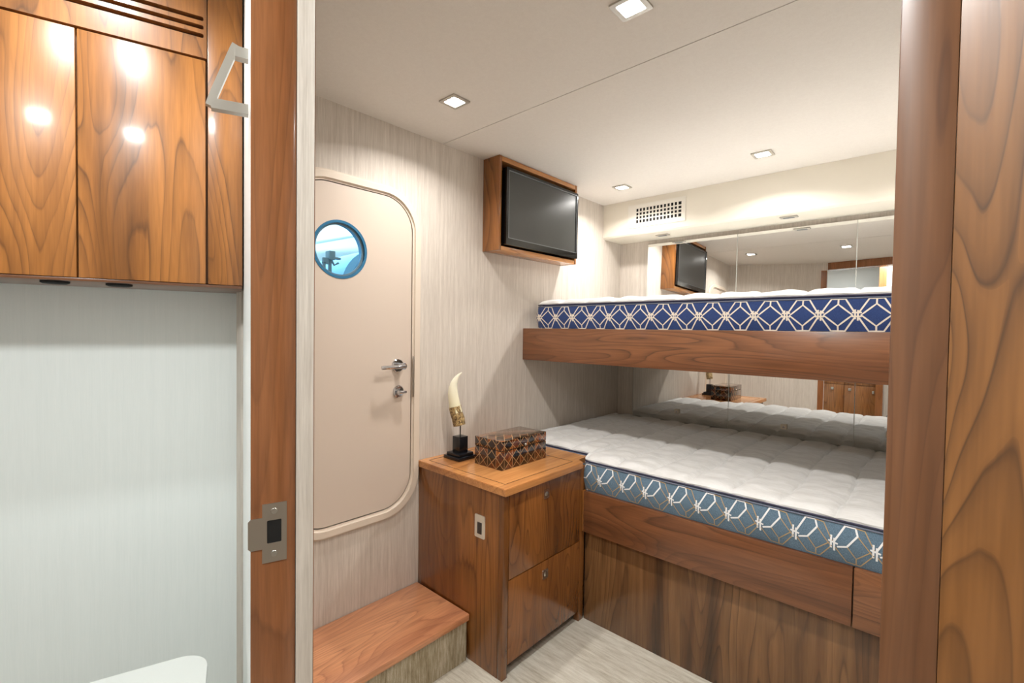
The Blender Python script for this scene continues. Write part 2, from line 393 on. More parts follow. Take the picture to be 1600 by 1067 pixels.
# square-section steel bracket on the white wall next to the jamb
hk = thing('wall_bracket', 'brushed metal square-section bracket on the white wall beside the walnut jamb', 'bracket', (Bp.x, Bp.y, 1.59), jx)
bm = bmesh.new()
tube(bm, [(-.002, .075, .0), (-.056, .075, -.002)], .0115, 4, sq=True); finish('lower_arm', bm, M['nickel'], hk)
bm = bmesh.new(); tube(bm, [(-.058, .075, -.006), (-.050, .075, .02), (-.024, .078, .096), (-.020, .078, .106)], [.0085, .0085, .0085, .0085], 4, sq=True); finish('bar', bm, M['nickel'], hk)
bm = bmesh.new(); tube(bm, [(-.022, .078, .094), (-.002, .078, .094)], .0125, 4, sq=True); finish('upper_arm', bm, M['nickel'], hk)
# toilet with closed lid
tl = thing('toilet', 'white porcelain toilet with closed lid at the lower left edge', 'toilet', P0, TH)
def rr_z(u0, u1, v0, v1, r): return rrect(u0, u1, v0, v1, r, 10)
bm = plate(rr_z(-.46, -.078, -.62, -.172, .06), [], .405, .432, fZ)
bmesh.ops.bevel(bm, geom=[e for e in bm.edges if abs(e.verts[0].co.z - e.verts[1].co.z) < 1e-5 and e.verts[0].co.z > .43], offset=.010, segments=4, affect='EDGES')
finish('lid', bm, M['porc'], tl)
bm = plate(rr_z(-.455, -.083, -.615, -.177, .06), [], .385, .402, fZ); finish('seat', bm, M['porc'], tl)
bm = bmesh.new()
for (zA, s) in (): pass
prof = [(0.0, .72), (.12, .70), (.26, .86), (.36, .97), (.384, 1.0)]
rings = []
for z, s in prof:
    pts = rr_z(-.269 - .18 * s, -.269 + .18 * s, -.395 - .20 * s, -.395 + .21 * s, .07 * s)
    rings.append([bm.verts.new((u, v, z)) for u, v in pts])
for a, b in zip(rings, rings[1:]):
    for i in range(len(a)): bm.faces.new((a[i], a[(i + 1) % len(a)], b[(i + 1) % len(a)], b[i]))
bm.faces.new(rings[0]); bm.faces.new(rings[-1]); finish('bowl', bm, M['porc'], tl)
bm = bmesh.new(); bx(bm, -.38, -.16, -.55, -.22, .001, .05, .01); finish('pedestal', bm, M['porc'], tl)
# bathroom walls behind the camera, vanity, pilaster
struct(box('wall_bath_far', -2.6, -.44, -1.32, -1.28, 0, 2.21, M['white']), 'white bathroom wall reflected in the upper mirrors', 'wall')
struct(box('trim_4', -.50, -.44, -.80, -.66, 0, 2.21, M['jamb']), 'walnut pilaster reflected beside the bathroom opening', 'trim')
struct(box('wall_behind', -.44, .66, -.78, -.74, 0, 2.21, M['paper']), 'beige wall reflected behind the tripod', 'wall')
struct(box('wall_bath_right', .66, .70, -.78, .50, 0, 2.21, M['paper']), 'beige wall to the right behind the door leaf', 'wall')
van = thing('vanity_cabinet', 'walnut vanity cabinet with small knobs reflected in the lower mirrors', 'vanity', (-.80, -1.0, 0))
bm = bmesh.new(); bx(bm, -.28, .29, -.27, .10, 0.06, .80, .002); finish('body', bm, M['vanity'], van)
bm = bmesh.new(); bx(bm, -.29, .295, -.275, .125, .80, .83, .004); finish('countertop', bm, M['porc'], van)
for x0, x1 in ((-.275, .003), (.007, .285)):
    bm = bmesh.new(); bx(bm, x0, x1, .10, .118, .665, .795, .002); finish('drawer', bm, M['vanity'], van)
    bm = bmesh.new(); bx(bm, x0, x1, .10, .118, .08, .660, .002); d = finish('door', bm, M['vanity'], van)
    kx = x0 + .17 if x0 < -.1 else x0 + .05
    bm = bmesh.new(); bx(bm, kx - .014, kx + .014, .118, .130, .60, .628, .003); finish('knob', bm, M['nickel'], d)
bm = bmesh.new(); bx(bm, .255, .273, .118, .130, .585, .615, .003); finish('knob', bm, M['nickel'], van)
bm = bmesh.new(); bx(bm, -.26, -.20, .118, .124, .69, .755, .003); bx(bm, -.25, -.21, .124, .1255, .70, .745, 0, 1); finish('outlet', bm, [M['white'], M['rocker']], van)
# tripod under the camera
tp = thing('tripod', 'black tripod whose leg shows at the right of the lower mirrors', 'tripod', (0, -.05, 0))
for a in (180, 300, 60):
    ca, sa = math.cos(math.radians(a)), math.sin(math.radians(a)); r0, r1 = .04, .60
    if a != 180: r1 = .38
    at = lambda k: (ca * (r0 + (r1 - r0) * k), sa * (r0 + (r1 - r0) * k), 1.02 * (1 - k) + .012)
    bm = bmesh.new(); tube(bm, [at(0), at(.55)], .012, 12); tube(bm, [at(.52), at(1)], .0085, 12); l = finish('leg', bm, M['blackmetal'], tp)
    bm = bmesh.new(); tube(bm, [at(.50), at(.56)], .017, 12); finish('clamp', bm, M['grey'], l)
bm = bmesh.new(); lathe(bm, [(.045, 1.0), (.05, 1.03), (.02, 1.05), (.016, 1.10)], (0, 0, 0)); finish('hub', bm, M['blackmetal'], tp)

# ------------------------------------------------------------------ small door with porthole
dr = bpy.data.objects.new('door_1', None); C.objects.link(dr); dr.location = (WX, .88, .5)
struct(dr, 'small beige rounded door with round porthole and chrome lever', 'door')
dy, dz = -.88, -.5
outer = rrect(.645 + dy, 1.119 + dy, .521 + dz, 1.722 + dz, .125, 14)
ph = circ(.818 + dy, 1.495 + dz, .103)
bm = plate(outer, [ph], -.024, .004, fX); finish('panel', bm, M['door'], dr)
bm = plate(rrect(.603 + dy, 1.162 + dy, .478 + dz, 1.764 + dz, .165, 14), [rrect(.6425 + dy, 1.1225 + dy, .5165 + dz, 1.7255 + dz, .128, 14)], .0004, .014, fX)
bmesh.ops.bevel(bm, geom=[e for e in bm.edges if e.verts[0].co.x > .0135 and e.verts[1].co.x > .0135 and len(e.link_faces) == 2 and e.calc_face_angle(0) > .7], offset=.008, segments=3, affect='EDGES')
finish('frame_moulding', bm, M['frame'], dr)
bm = plate(rrect(.640 + dy, 1.125 + dy, .513 + dz, 1.728 + dz, .125, 14), [rrect(.66 + dy, 1.105 + dy, .536 + dz, 1.707 + dz, .115, 14)], -.036, -.0245, fX); finish('gasket', bm, M['gasket'], dr)
# porthole
pr = finish('porthole_ring', plate(circ(.818 + dy, 1.495 + dz, .1028), [circ(.818 + dy, 1.495 + dz, .0935)], -.038, .0055, fX), M['bluering'], dr)
bm = plate(circ(.818 + dy, 1.495 + dz, .0935), [], -.016, -.010, fX); finish('porthole_glass', bm, M['glass'], pr)
bm = plate(circ(.818 + dy, 1.495 + dz, .0935), [circ(.818 + dy, 1.495 + dz, .0875)], -.009, -.002, fX); finish('retaining_ring', bm, M['enggrey'], pr)
# lever handle
bm = bmesh.new(); lathe(bm, [(.026, .004), (.026, .009), (.023, .012), (.012, .012), (.011, .040), (.013, .050), (.001, .052)], (0, 1.056 + dy, 1.074 + dz), 'x', 32)
hl = finish('lever_handle', bm, M['chrome'], dr)
bm = bmesh.new(); tube(bm, [(.048, 1.060 + dy, 1.074 + dz), (.054, 1.035 + dy, 1.074 + dz), (.056, .985 + dy, 1.073 + dz), (.050, .958 + dy, 1.072 + dz)], [.0085, .008, .008, .0075], 12); finish('lever', bm, M['chrome'], hl)
bm = bmesh.new(); lathe(bm, [(.024, .004), (.024, .009), (.020, .013), (.013, .014), (.012, .024), (.001, .025)], (0, 1.060 + dy, .972 + dz), 'x', 32); lk = finish('deadbolt', bm, M['chrome'], dr)
bm = bmesh.new(); bx(bm, .022, .040, 1.042 + dy, 1.078 + dy, .967 + dz, .977 + dz, .003); finish('thumb_turn', bm, M['chrome'], lk)
bm = bmesh.new(); bx(bm, .0125, .0155, 1.1215 + dy, 1.1275 + dy, .945 + dz, 1.11 + dz, .0005); finish('strike_strip', bm, M['steel'], dr)

# engine room seen through the porthole
for nm, a in (('wall_engine_back', (-3.0, -2.96, .64, 2.4, .4, 2.2)), ('wall_engine_right', (-3.0, WX - .041, 2.4, 2.44, .4, 2.2)),
              ('wall_engine_left', (-3.0, WX - .041, .60, .64, .4, 2.2)), ('ceiling_engine', (-3.0, WX - .041, .64, 2.4, 2.2, 2.24)), ('floor_engine', (-3.0, WX - .041, .64, 2.4, .36, .4))):
    struct(box(nm, *a, M['engwhite']), 'white painted surface of the engine space behind the porthole', 'wall')
bm = bmesh.new(); lathe(bm, [(.05, -.30), (.19, -.27), (.20, .27), (.05, .30)], (0, 0, 0), 'x', 40); bx(bm, -.2, .2, -.1, .1, -1.008, -.15, .01)
en = finish('engine_silencer', bm, M['engine']); en.location = (-2.36, 1.29, 1.41); tag(en, 'blue-grey cylinder low in the round porthole', 'machine')
bm = bmesh.new(); bx(bm, -.05, .05, -.03, .04, -.05, .05, .008); bx(bm, -.01, .03, -.09, -.02, -.10, -.03, .006); bx(bm, -.02, .02, .0, .12, -.035, -.01, .004); bx(bm, .0, .03, -.09, -.06, -.16, -.08, .004); tube(bm, [(0, 0, -.02), (0, .05, -.10), (0, .10, -.07)], .012); tube(bm, [(0, 0, -.03), (0, 0, -2.942)], .02)
o = finish('pipe_fitting', bm, M['enggrey']); o.location = (-1.9, .94, 1.52); o.scale = (.38, .38, .38); tag(o, 'grey pipe fitting seen in the middle of the porthole', 'pipe fitting')
bm = bmesh.new(); tube(bm, [(-2.87, .66, 1.54), (-2.87, 1.15, 1.54), (-2.87, 1.28, 1.48), (-2.87, 2.38, 1.44)], .06, 20)
tag(finish('white_hose', bm, M['engwhite']), 'thick white hose crossing the lower part of the porthole', 'hose')
bm = bmesh.new(); tube(bm, [(-2.8, .66, 1.76), (-2.8, 1.25, 1.74), (-2.7, 1.7, 1.88), (-2.7, 2.38, 1.9)], .035, 16); tag(finish('overhead_pipe', bm, M['engwhite']), 'pale pipe running high behind the porthole glass', 'pipe')
def area(name, loc, size, power, col, rot=(0, 0, 0), parent=None, shape='SQUARE', sy=None, spread=PI):
    l = bpy.data.lights.new(name, 'AREA'); l.energy = power; l.color = col; l.size = size; l.shape = shape; l.spread = spread
    if sy: l.shape = 'RECTANGLE'; l.size_y = sy
    o = bpy.data.objects.new(name, l); C.objects.link(o); o.location = loc; o.rotation_euler = rot
    if parent: o.parent = parent
    return o
el = thing('engine_room_lamp', 'bright strip lamp on the ceiling behind the porthole', 'lamp', (-2.2, 1.3, 2.198))
bm = bmesh.new(); bx(bm, -.06, .06, -.3, .3, -.03, 0, .004); finish('housing', bm, M['engwhite'], el)
area('lamp_light', (0, 0, -.034), .1, ENGINE_W, ENGINE_COL, parent=el, sy=.55)

# ------------------------------------------------------------------ step
st = thing('step', 'low step with walnut tread and carpeted riser below the small door', 'step', (WX + .16, .85, 0))
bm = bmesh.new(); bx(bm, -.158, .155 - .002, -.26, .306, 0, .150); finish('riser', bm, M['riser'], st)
bm = bmesh.new(); bx(bm, -.158, .163, -.26, .312, .150, .1745, .004); finish('tread', bm, M['wyd'], st)

# ------------------------------------------------------------------ nightstand
ns = thing('bedside_cabinet', 'walnut bedside cabinet with two drop-front doors between step and lower bunk', 'cabinet', (-1.335, 1.42, 0))
def Ls(x): return x + 1.335
def Lt(y): return y - 1.42
bm = bmesh.new(); bx(bm, Ls(-1.576), Ls(-1.118), Lt(1.166), Lt(1.1845), 0, .655, .001); finish('side_panel', bm, M['wz'], ns)
bm = bmesh.new(); bx(bm, Ls(-1.576), Ls(-1.122), Lt(1.186), Lt(1.66), 0.04, .655); finish('carcass', bm, M['wz'], ns)
bm = bmesh.new(); bx(bm, Ls(-1.1175), Ls(-1.094), Lt(1.1665), Lt(1.1935), 0, .655, .0015); finish('front_stile', bm, M['wz'], ns)
bm = bmesh.new(); bx(bm, Ls(-1.1215), Ls(-1.096), Lt(1.634), Lt(1.668), 0, .655, .0015); finish('front_stile', bm, M['wz'], ns)
for z0, z1, kz in ((.3455, .646, .600), (.045, .3415, .292)):
    bm = bmesh.new(); bx(bm, Ls(-1.1215), Ls(-1.0945), Lt(1.1965), Lt(1.631), z0, z1, .0015); d = finish('drop_front', bm, M['wfront'], ns)
    bm = plate(rrect(Lt(1.385), Lt(1.417), kz - .018, kz + .018, .005, 4), [circ(Lt(1.401), kz, .010, 20)], Ls(-1.0945), Ls(-1.0915), fX); k = finish('latch', bm, M['chrome'], d)
    bm = bmesh.new(); lathe(bm, [(.009, 0), (.009, .003), (.006, .005), (.001, .0055)], (Ls(-1.0945), Lt(1.401), kz), 'x', 20); finish('push_button', bm, M['nickel'], k)
bm = bmesh.new(); bx(bm, Ls(-1.16), Ls(-1.135), Lt(1.19), Lt(1.655), 0, .045); finish('toe_kick', bm, M['dark'], ns)
topo = [(Ls(-1.577), Lt(1.160)), (Ls(-1.064), Lt(1.128)), (Ls(-1.075), Lt(1.700)), (Ls(-1.12), Lt(1.735)), (Ls(-1.577), Lt(1.745))]
topo = [(Ls(-1.577), Lt(1.158)), (Ls(-1.072), Lt(1.150)), (Ls(-1.078), Lt(1.622)), (Ls(-1.114), Lt(1.640)), (Ls(-1.118), Lt(1.715)), (Ls(-1.577), Lt(1.728))]
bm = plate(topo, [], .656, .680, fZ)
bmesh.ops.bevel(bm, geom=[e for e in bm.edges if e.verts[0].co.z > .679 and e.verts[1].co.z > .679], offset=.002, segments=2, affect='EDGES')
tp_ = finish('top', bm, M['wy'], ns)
bm = plate(rrect(Ls(-1.545), Ls(-1.112), Lt(1.190), Lt(1.60), .004, 3), [rrect(Ls(-1.5425), Ls(-1.1145), Lt(1.1925), Lt(1.5975), .003, 3)], .6802, .6808, fZ)
finish('inlay_line', bm, M['wpanel'], tp_)
swt = thing('wall_switch', 'ivory switch plate with dark rocker on the side of the bedside cabinet', 'switch', (-1.209, 1.166, .512))
bm = plate(rrect(-.025, .025, -.041, .041, .004, 4), [], -.004, 0, fS); finish('plate', bm, M['plastic'], swt)
bm = bmesh.new(); bx(bm, -.010, .012, -.0065, -.004, -.026, .016, .001); finish('rocker', bm, M['rocker'], swt)

# horn ornament
ho = thing('horn_ornament', 'cream curved horn ornament on a black stepped stand upon the bedside cabinet', 'ornament', (-1.483, 1.307, .6802))
bm = bmesh.new(); bx(bm, -.049, .049, -.049, .049, 0, .014, .002); bx(bm, -.040, .040, -.040, .040, .014, .026, .002)
finish('plinth', bm, M['blackstone'], ho)
bm = bmesh.new(); bx(bm, -.023, .023, -.023, .023, .026, .092, .0015); finish('block', bm, M['blackstone'], ho)
bm = bmesh.new(); tube(bm, [(0, 0, .090), (0, 0, .150)], .0025, 10); finish('rod', bm, M['blackmetal'], ho)
rv = Vector((.737, .675, 0)); S = 1 / 376.
def hp(px, z): return tuple(rv * ((px - 717.5) * S)) [:2] + (z,)
hz = lambda v: 1.299 * 0 + (.838 + (655 - v) * .00272) - .6802
prof = [(716, 664, 9.6), (714, 655, 9.8), (711, 645, 9.6), (708.5, 635, 9.1), (706.5, 625, 8.6), (705.2, 615, 7.9), (705.3, 606, 6.8), (707, 598, 5.4), (710.5, 591, 3.7), (714.5, 586, 2.0), (719, 582.5, .5)]
zs = lambda v: (1.038 - (v - 583) * (1.038 - .818) / (664 - 583)) - .6802
bm = bmesh.new(); tube(bm, [hp(p[0], zs(p[1])) for p in prof[:4]], [p[2] * S * 1.02 for p in prof[:4]], 20)
for vv in bm.verts: vv.co += Vector((random.uniform(-1, 1), random.uniform(-1, 1), random.uniform(-1, 1))) * .0012
finish('carved_band', bm, M['carved'], ho)
bm = bmesh.new(); tube(bm, [hp(p[0], zs(p[1])) for p in prof[2:]], [p[2] * S for p in prof[2:]], 20); finish('horn', bm, M['horn'], ho)

# tortoise shell box
bo = thing('decorative_box', 'dark tortoise-shell tiled box with pale inlay lines on the bedside cabinet', 'box', (-1.304, 1.43, .6802))
def sbox(name, a, parent):
    bm = bmesh.new(); bx(bm, *a, .002)
    for f in bm.faces: f.material_index = 1 if abs(f.normal.z) > .9 else 0
    bm.normal_update()
    for f in bm.faces: f.material_index = 1 if abs(f.normal.z) > .9 else 0
    return finish(name, bm, [M['shell_side'], M['shell_top']], parent)
sbox('body', (-.0755, .0755, -.136, .136, 0, .072), bo)
bm = bmesh.new(); bx(bm, -.073, .073, -.1335, .1335, .072, .0745); finish('lid_gap', bm, M['dark'], bo)
lid = sbox('lid', (-.0755, .0755, -.136, .136, .0745, .112), bo)
bm = bmesh.new(); lathe(bm, [(.006, 0), (.006, .004), (.003, .007), (.001, .0075)], (.0755, 0, .080), 'x', 16); finish('clasp', bm, M['nickel'], lid)

# ------------------------------------------------------------------ television
tb = thing('television_enclosure', 'walnut open-fronted box on the wall around the television, against the ceiling', 'enclosure', (WX, 1.81, 1.58))
def tbx(name, x0, x1, y0, y1, z0, z1, mat, par=tb): bm = bmesh.new(); bx(bm, x0, x1, y0 - 1.81, y1 - 1.81, z0 - 1.58, z1 - 1.58, .0015); return finish(name, bm, mat, par)
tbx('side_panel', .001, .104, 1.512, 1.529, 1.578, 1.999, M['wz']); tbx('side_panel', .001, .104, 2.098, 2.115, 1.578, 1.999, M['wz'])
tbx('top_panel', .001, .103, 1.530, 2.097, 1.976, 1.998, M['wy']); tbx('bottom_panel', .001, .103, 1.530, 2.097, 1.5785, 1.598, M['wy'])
tbx('back_panel', .001, .010, 1.530, 2.097, 1.599, 1.975, M['dark'])
tv = thing('television', 'switched-off flat television in the walnut wall box', 'television', (WX, 1.81, 1.60))
bm = bmesh.new(); bx(bm, .03, .100, -.268, .285, .012, .340, .004); finish('housing', bm, M['tvblack'], tv)
bm = plate(rrect(-.270, .287, .004, .350, .006, 4), [rrect(-.255, .277, .034, .338, .002, 2)], .100, .124, fX)
finish('bezel', bm, M['tvblack'], tv)
bm = bmesh.new(); bx(bm, .100, .1195, -.2552, .2772, .0338, .3382); finish('screen', bm, M['screen'], tv)
bm = plate(rrect(-.2555, .2775, .0335, .3385, .002, 2), [rrect(-.2525, .2745, .0365, .3355, .002, 2)], .1195, .1245, fX); finish('trim_line', bm, M['grey'], tv)

# ------------------------------------------------------------------ soffit, vent
bm = bmesh.new()
pf = [(2.768, 1.79), (2.575, 1.79), (2.560, 1.794), (2.552, 1.803), (2.550, 1.815), (2.550, 1.9995), (2.768, 1.9995)]
v0 = [bm.verts.new((WX + .0005, y, z)) for y, z in pf]; v1 = [bm.verts.new((.449, y, z)) for y, z in pf]
bm.faces.new(v0); bm.faces.new(v1)
for i in range(len(pf)): bm.faces.new((v0[i], v0[(i + 1) % len(pf)], v1[(i + 1) % len(pf)], v1[i]))
struct(finish('trim_5', bm, M['soffit']), 'cream soffit above the upper mirrors carrying the air vent', 'soffit')
vt = thing('air_vent', 'white air vent grille with square holes on the cream soffit', 'vent', (-1.226, 2.5495, 1.903))
bm = plate(rrect(-.178, .170, -.070, .064, .004, 3), [rrect(-.150, .146, -.044, .040, .002, 2)], -.004, -.0002, fS); finish('frame', bm, M['vent'], vt)
bm = bmesh.new(); bx(bm, -.151, .147, -.0008, -.0003, -.045, .041); finish('duct_opening', bm, M['dark'], vt)
bm = bmesh.new()
for i in range(1, 14): xx = -.150 + .296 * i / 14; bx(bm, xx - .0035, xx + .0035, -.0055, -.001, -.044, .040)
for i in range(1, 4): zz = -.044 + .084 * i / 4; bx(bm, -.150, .146, -.0035, -.001, zz - .0035, zz + .0035)
bx(bm, -.150, -.132, -.004, -.001, -.044, .040)
finish('grille', bm, M['vent'], vt)
for x, y, lab in ((-1.225, 2.632, 'flush grey reading light under the soffit below the air vent'), (-.567, 2.60, 'flush grey reading light under the soffit right of the vent')):
    t = thing('reading_light', lab, 'light', (x, y, 1.7898), group='reading lights under the soffit')
    bm = bmesh.new(); bx(bm, -.038, .038, -.017, .017, -.006, 0, .002); finish('housing', bm, M['nickel'], t)
    bm = bmesh.new(); bx(bm, -.024, .024, -.009, .009, -.0085, -.006, .001); finish('lens', bm, M['grey'], t)

# ------------------------------------------------------------------ mirrors
def mirror(x0, x1, z0, z1, tilt, y, lab, grp):
    t = thing('wall_mirror', lab, 'mirror', ((x0 + x1) / 2, y, z0), group=grp); t.rotation_euler = (-math.radians(tilt), 0, 0)
    h = (x1 - x0) / 2; bm = bmesh.new(); bx(bm, -h, h, 0, .005, 0, z1 - z0)
    bm.normal_update()
    for f in bm.faces: f.material_index = 0 if f.normal.y < -.9 else 1
    finish('glass', bm, [M['mirror'], M['medge']], t)
    for sx in (-1, 1):
        bm = bmesh.new(); bx(bm, sx * (h + .0006) - .0006, sx * (h + .0006) + .0006, -.0006, .005, 0, z1 - z0); finish('polished_edge', bm, M['medge'], t)
    return t
UM = 'mirror panels above the upper bunk'; LM = 'mirror panels between the bunks'
uy = 2.735; ut = 1.5; ly = 2.742
mirror(-1.372, -.8465, 1.30, 1.764, ut, uy, 'upper mirror panel reflecting the television', UM)
mirror(-.8435, -.3115, 1.30, 1.764, ut, uy, 'upper mirror panel reflecting two ceiling lights', UM)
mirror(-.3085, .44, 1.30, 1.764, ut, uy, 'upper mirror panel cut off by the walnut post at right', UM)
mirror(-1.452, -.8715, .66, 1.10, 0, ly, 'lower mirror panel reflecting the tortoise-shell box', LM)
mirror(-.8685, -.3015, .66, 1.10, 0, ly, 'lower mirror panel reflecting plain wall and vanity edge', LM)
mirror(-.2985, .44, .66, 1.10, 0, ly, 'lower mirror panel reflecting the tripod leg at right', LM)
for x, z, lab in ((-1.16, .748, 'small clear clip low on the leftmost lower mirror'), (-.593, .740, 'small clear clip low on the middle lower mirror'), (-.166, .766, 'small clip on the lower mirror beside the walnut post')):
    t = thing('mirror_clip', lab, 'clip', (x, ly - .0005, z), group='clips on the lower mirrors')
    bm = bmesh.new(); bx(bm, -.015, .015, -.010, -.001, -.013, .013, .003); finish('clip_body', bm, M['plastic'], t)
    bm = bmesh.new(); lathe(bm, [(.005, -.010), (.004, -.0125), (.001, -.013)], (0, 0, -.002), 'y', 14); finish('screw', bm, M['chrome'], t)

# ------------------------------------------------------------------ mattresses
def ribbon(bm, f, pts, wd, closed, mi, off):
    """thin raised woven line along 2D points mapped by f(s,t,off)"""
    n = len(pts); segs = n if closed else n - 1
    P = []
    for i in range(segs):
        a, b = pts[i], pts[(i + 1) % n]
        for k in range(4):
            P.append((a[0] + (b[0] - a[0]) * k / 4, a[1] + (b[1] - a[1]) * k / 4))
    if not closed: P.append(pts[-1])
    m = len(P); L = []; R = []
    for i in range(m):
        p0 = P[(i - 1) % m] if (closed or i > 0) else P[i]; p1 = P[(i + 1) % m] if (closed or i < m - 1) else P[i]
        dx, dy_ = p1[0] - p0[0], p1[1] - p0[1]; l = math.hypot(dx, dy_) or 1; nx, ny = -dy_ / l * wd / 2, dx / l * wd / 2
        L.append(bm.verts.new(f(P[i][0] + nx, P[i][1] + ny, off))); R.append(bm.verts.new(f(P[i][0] - nx, P[i][1] - ny, off)))
    for i in range(m if closed else m - 1):
        j = (i + 1) % m; fc = bm.faces.new((L[i], L[j], R[j], R[i])); fc.material_index = mi
def make_mattress(name, label, org, path, zb, zs, zt, x_end, yback, yfront, mats, seam0, seamp, alt, s_off):
    """path: list of (x,y) plan points of the bordered edge; zb..zs border, zt crown of the pillow top"""
    t = thing(name, label, 'mattress', org); O = Vector(org)
    cum = [0]
    for a, b in zip(path, path[1:]): cum.append(cum[-1] + math.hypot(b[0] - a[0], b[1] - a[1]))
    H = zs - zb
    def at(s, tt, off):
        s_ = min(max(s, 0), cum[-1] - 1e-6); i = max(k for k in range(len(cum) - 1) if cum[k] <= s_)
        a, b = path[i], path[i + 1]; f = (s_ - cum[i]) / (cum[i + 1] - cum[i])
        x, y = a[0] + (b[0] - a[0]) * f, a[1] + (b[1] - a[1]) * f
        def nr(k):
            k = min(max(k, 0), len(path) - 2); dx, dy_ = path[k + 1][0] - path[k][0], path[k + 1][1] - path[k][1]; l = math.hypot(dx, dy_); return Vector((dy_ / l, -dx / l))
        n = (nr(i - 1) + nr(i)) * .5 * (1 - f) + (nr(i) + nr(i + 1)) * .5 * f
        n = n.normalized(); bl = .011 * math.sin(PI * min(max(tt / H, 0), 1)) + off + .0025 * math.sin(s_ * 31 + 1.3) * math.sin(PI * min(max(tt / H, 0), 1))
        return Vector((x + n.x * bl, y + n.y * bl, zb + tt)) - O
    bm = bmesh.new(); NS = int(cum[-1] / .02); NT_ = 8
    g = [[bm.verts.new(at(cum[-1] * i / NS, H * j / NT_, 0)) for j in range(NT_ + 1)] for i in range(NS + 1)]
    for i in range(NS):
        for j in range(NT_): bm.faces.new((g[i][j], g[i + 1][j], g[i + 1][j + 1], g[i][j + 1]))
    P = .0985; k = -2 - int(s_off / P)
    while (k + 1) * P + s_off < cum[-1] + P:
        s0 = k * P + s_off; k += 1
        lines = [([(.06, .54), (.31, .93), (.69, .93), (.94, .54)], 1), ([(.06, .38), (.31, .00), (.69, .00), (.94, .38)], 2),
                 ([(.11, .46), (.5, .775), (.89, .46), (.5, .145)], 3), ([(.5, .93), (.5, .78)], 1), ([(.5, .14), (.5, .0)], 1),
                 ([(.955, .34), (.955, .62)], 1), ([(1.03, .30), (1.03, .60)], 1), ([(.87, .53), (1.13, .53)], 2), ([(.87, .42), (1.13, .42)], 2)]
        if alt:
            lines = [([(.0, .48), (.27, .93), (.52, .93), (.58, .76), (.34, .46), (.10, .40)], 1), ([(.52, .93), (.74, .91), (.98, .52)], 2), ([(.58, .76), (.93, .40)], 2),
                     ([(.05, .38), (.33, .06), (.66, .04), (.97, .40)], 2), ([(.34, .46), (.56, .20), (.90, .46)], 2), ([(.56, .20), (.56, .04)], 2),
                     ([(.95, .34), (.95, .66)], 1), ([(1.03, .28), (1.03, .60)], 1), ([(.88, .52), (1.12, .47)], 1)]
        for pts, mi in lines:
            cl = mi == 3; q = [(s0 + u * P, v * H * .98 + .001) for u, v in pts]
            if q[0][0] < .004 or max(a_[0] for a_ in q) > cum[-1] - .004 or min(a_[0] for a_ in q) < .004: continue
            ribbon(bm, at, q, (.0050 if alt else .0048) if mi == 1 or not alt else .0028, cl, 1 if (mi != 2) else 2, .0012)
    bd = finish('border', bm, mats[:3], t)
    for zz, m_ in ((zs + .002, M['navyp']), (zs - .006, M['greyp'])):
        bm = bmesh.new(); tube(bm, [at(cum[-1] * i / NS, 0, .003) + Vector((0, 0, zz - zb)) for i in range(NS + 1)], .0028, 8); finish('piping', bm, m_, t)
    # pillow top
    NX = 230; NY = 60; bm = bmesh.new(); xs0 = path[0][0]; G = []
    xs = [xs0 + (x_end - xs0) * i / NX for i in range(NX + 1)]
    for x in xs:
        y0 = yfront(x); row = []
        for j in range(NY + 1):
            v = (j / NY) ** 1.35; y = y0 + (yback - y0) * v
            de = min(y - y0, x - xs0 + .0, yback - y); e = 1 - math.exp(-max(de, 0) / .013)
            ph_ = ((x - seam0 + .008 * math.sin(y * 9)) / seamp); sd = abs(ph_ - round(ph_)) * seamp
            puff = -.009 * math.exp(-(sd / .007) ** 2) - .004 * math.exp(-(sd / .03) ** 2)
            yq = (y - 1.66) / .36; sy = abs(yq - round(yq)) * .36
            puff += -.0005 * math.exp(-(sy / .010) ** 2)
            wr = .0022 * math.sin(y * 70 + 3 * math.sin(x * 9)) * math.sin(x * 23 + y * 5) + .0018 * math.sin(x * 61 + 2.2 * math.sin(y * 17))
            if j == 0: z = zs + .003
            else: z = zs + .004 + (zt - zs - .004) * e + (puff + wr) * e
            out = 0 if j == 0 else (-.008 * math.exp(-(y - y0) / .008) * (1 + .5 * math.sin(x * 47) * math.sin(x * 19)))
            row.append(bm.verts.new(Vector((x, y + out, z)) - O))
        G.append(row)
    for i in range(NX):
        for j in range(NY): bm.faces.new((G[i][j], G[i + 1][j], G[i + 1][j + 1], G[i][j + 1]))
    # closing skirt and underside
    b0 = [bm.verts.new(Vector((x, yfront(x) + .004, zb + .002)) - O) for x in (xs[0], xs[-1])]
    finish('quilted_top', bm, mats[3], t)
    # core so that the mattress is solid
    bm = bmesh.new(); pts = path + [(path[-1][0], yback - .003), (path[0][0], yback - .003)]
    merge(bm, plate([(p[0], p[1]) for p in pts], [], zb + .0005, zs + .0015, fZ), Matrix.Translation(-O)); finish('core', bm, mats[3], t)
    return t
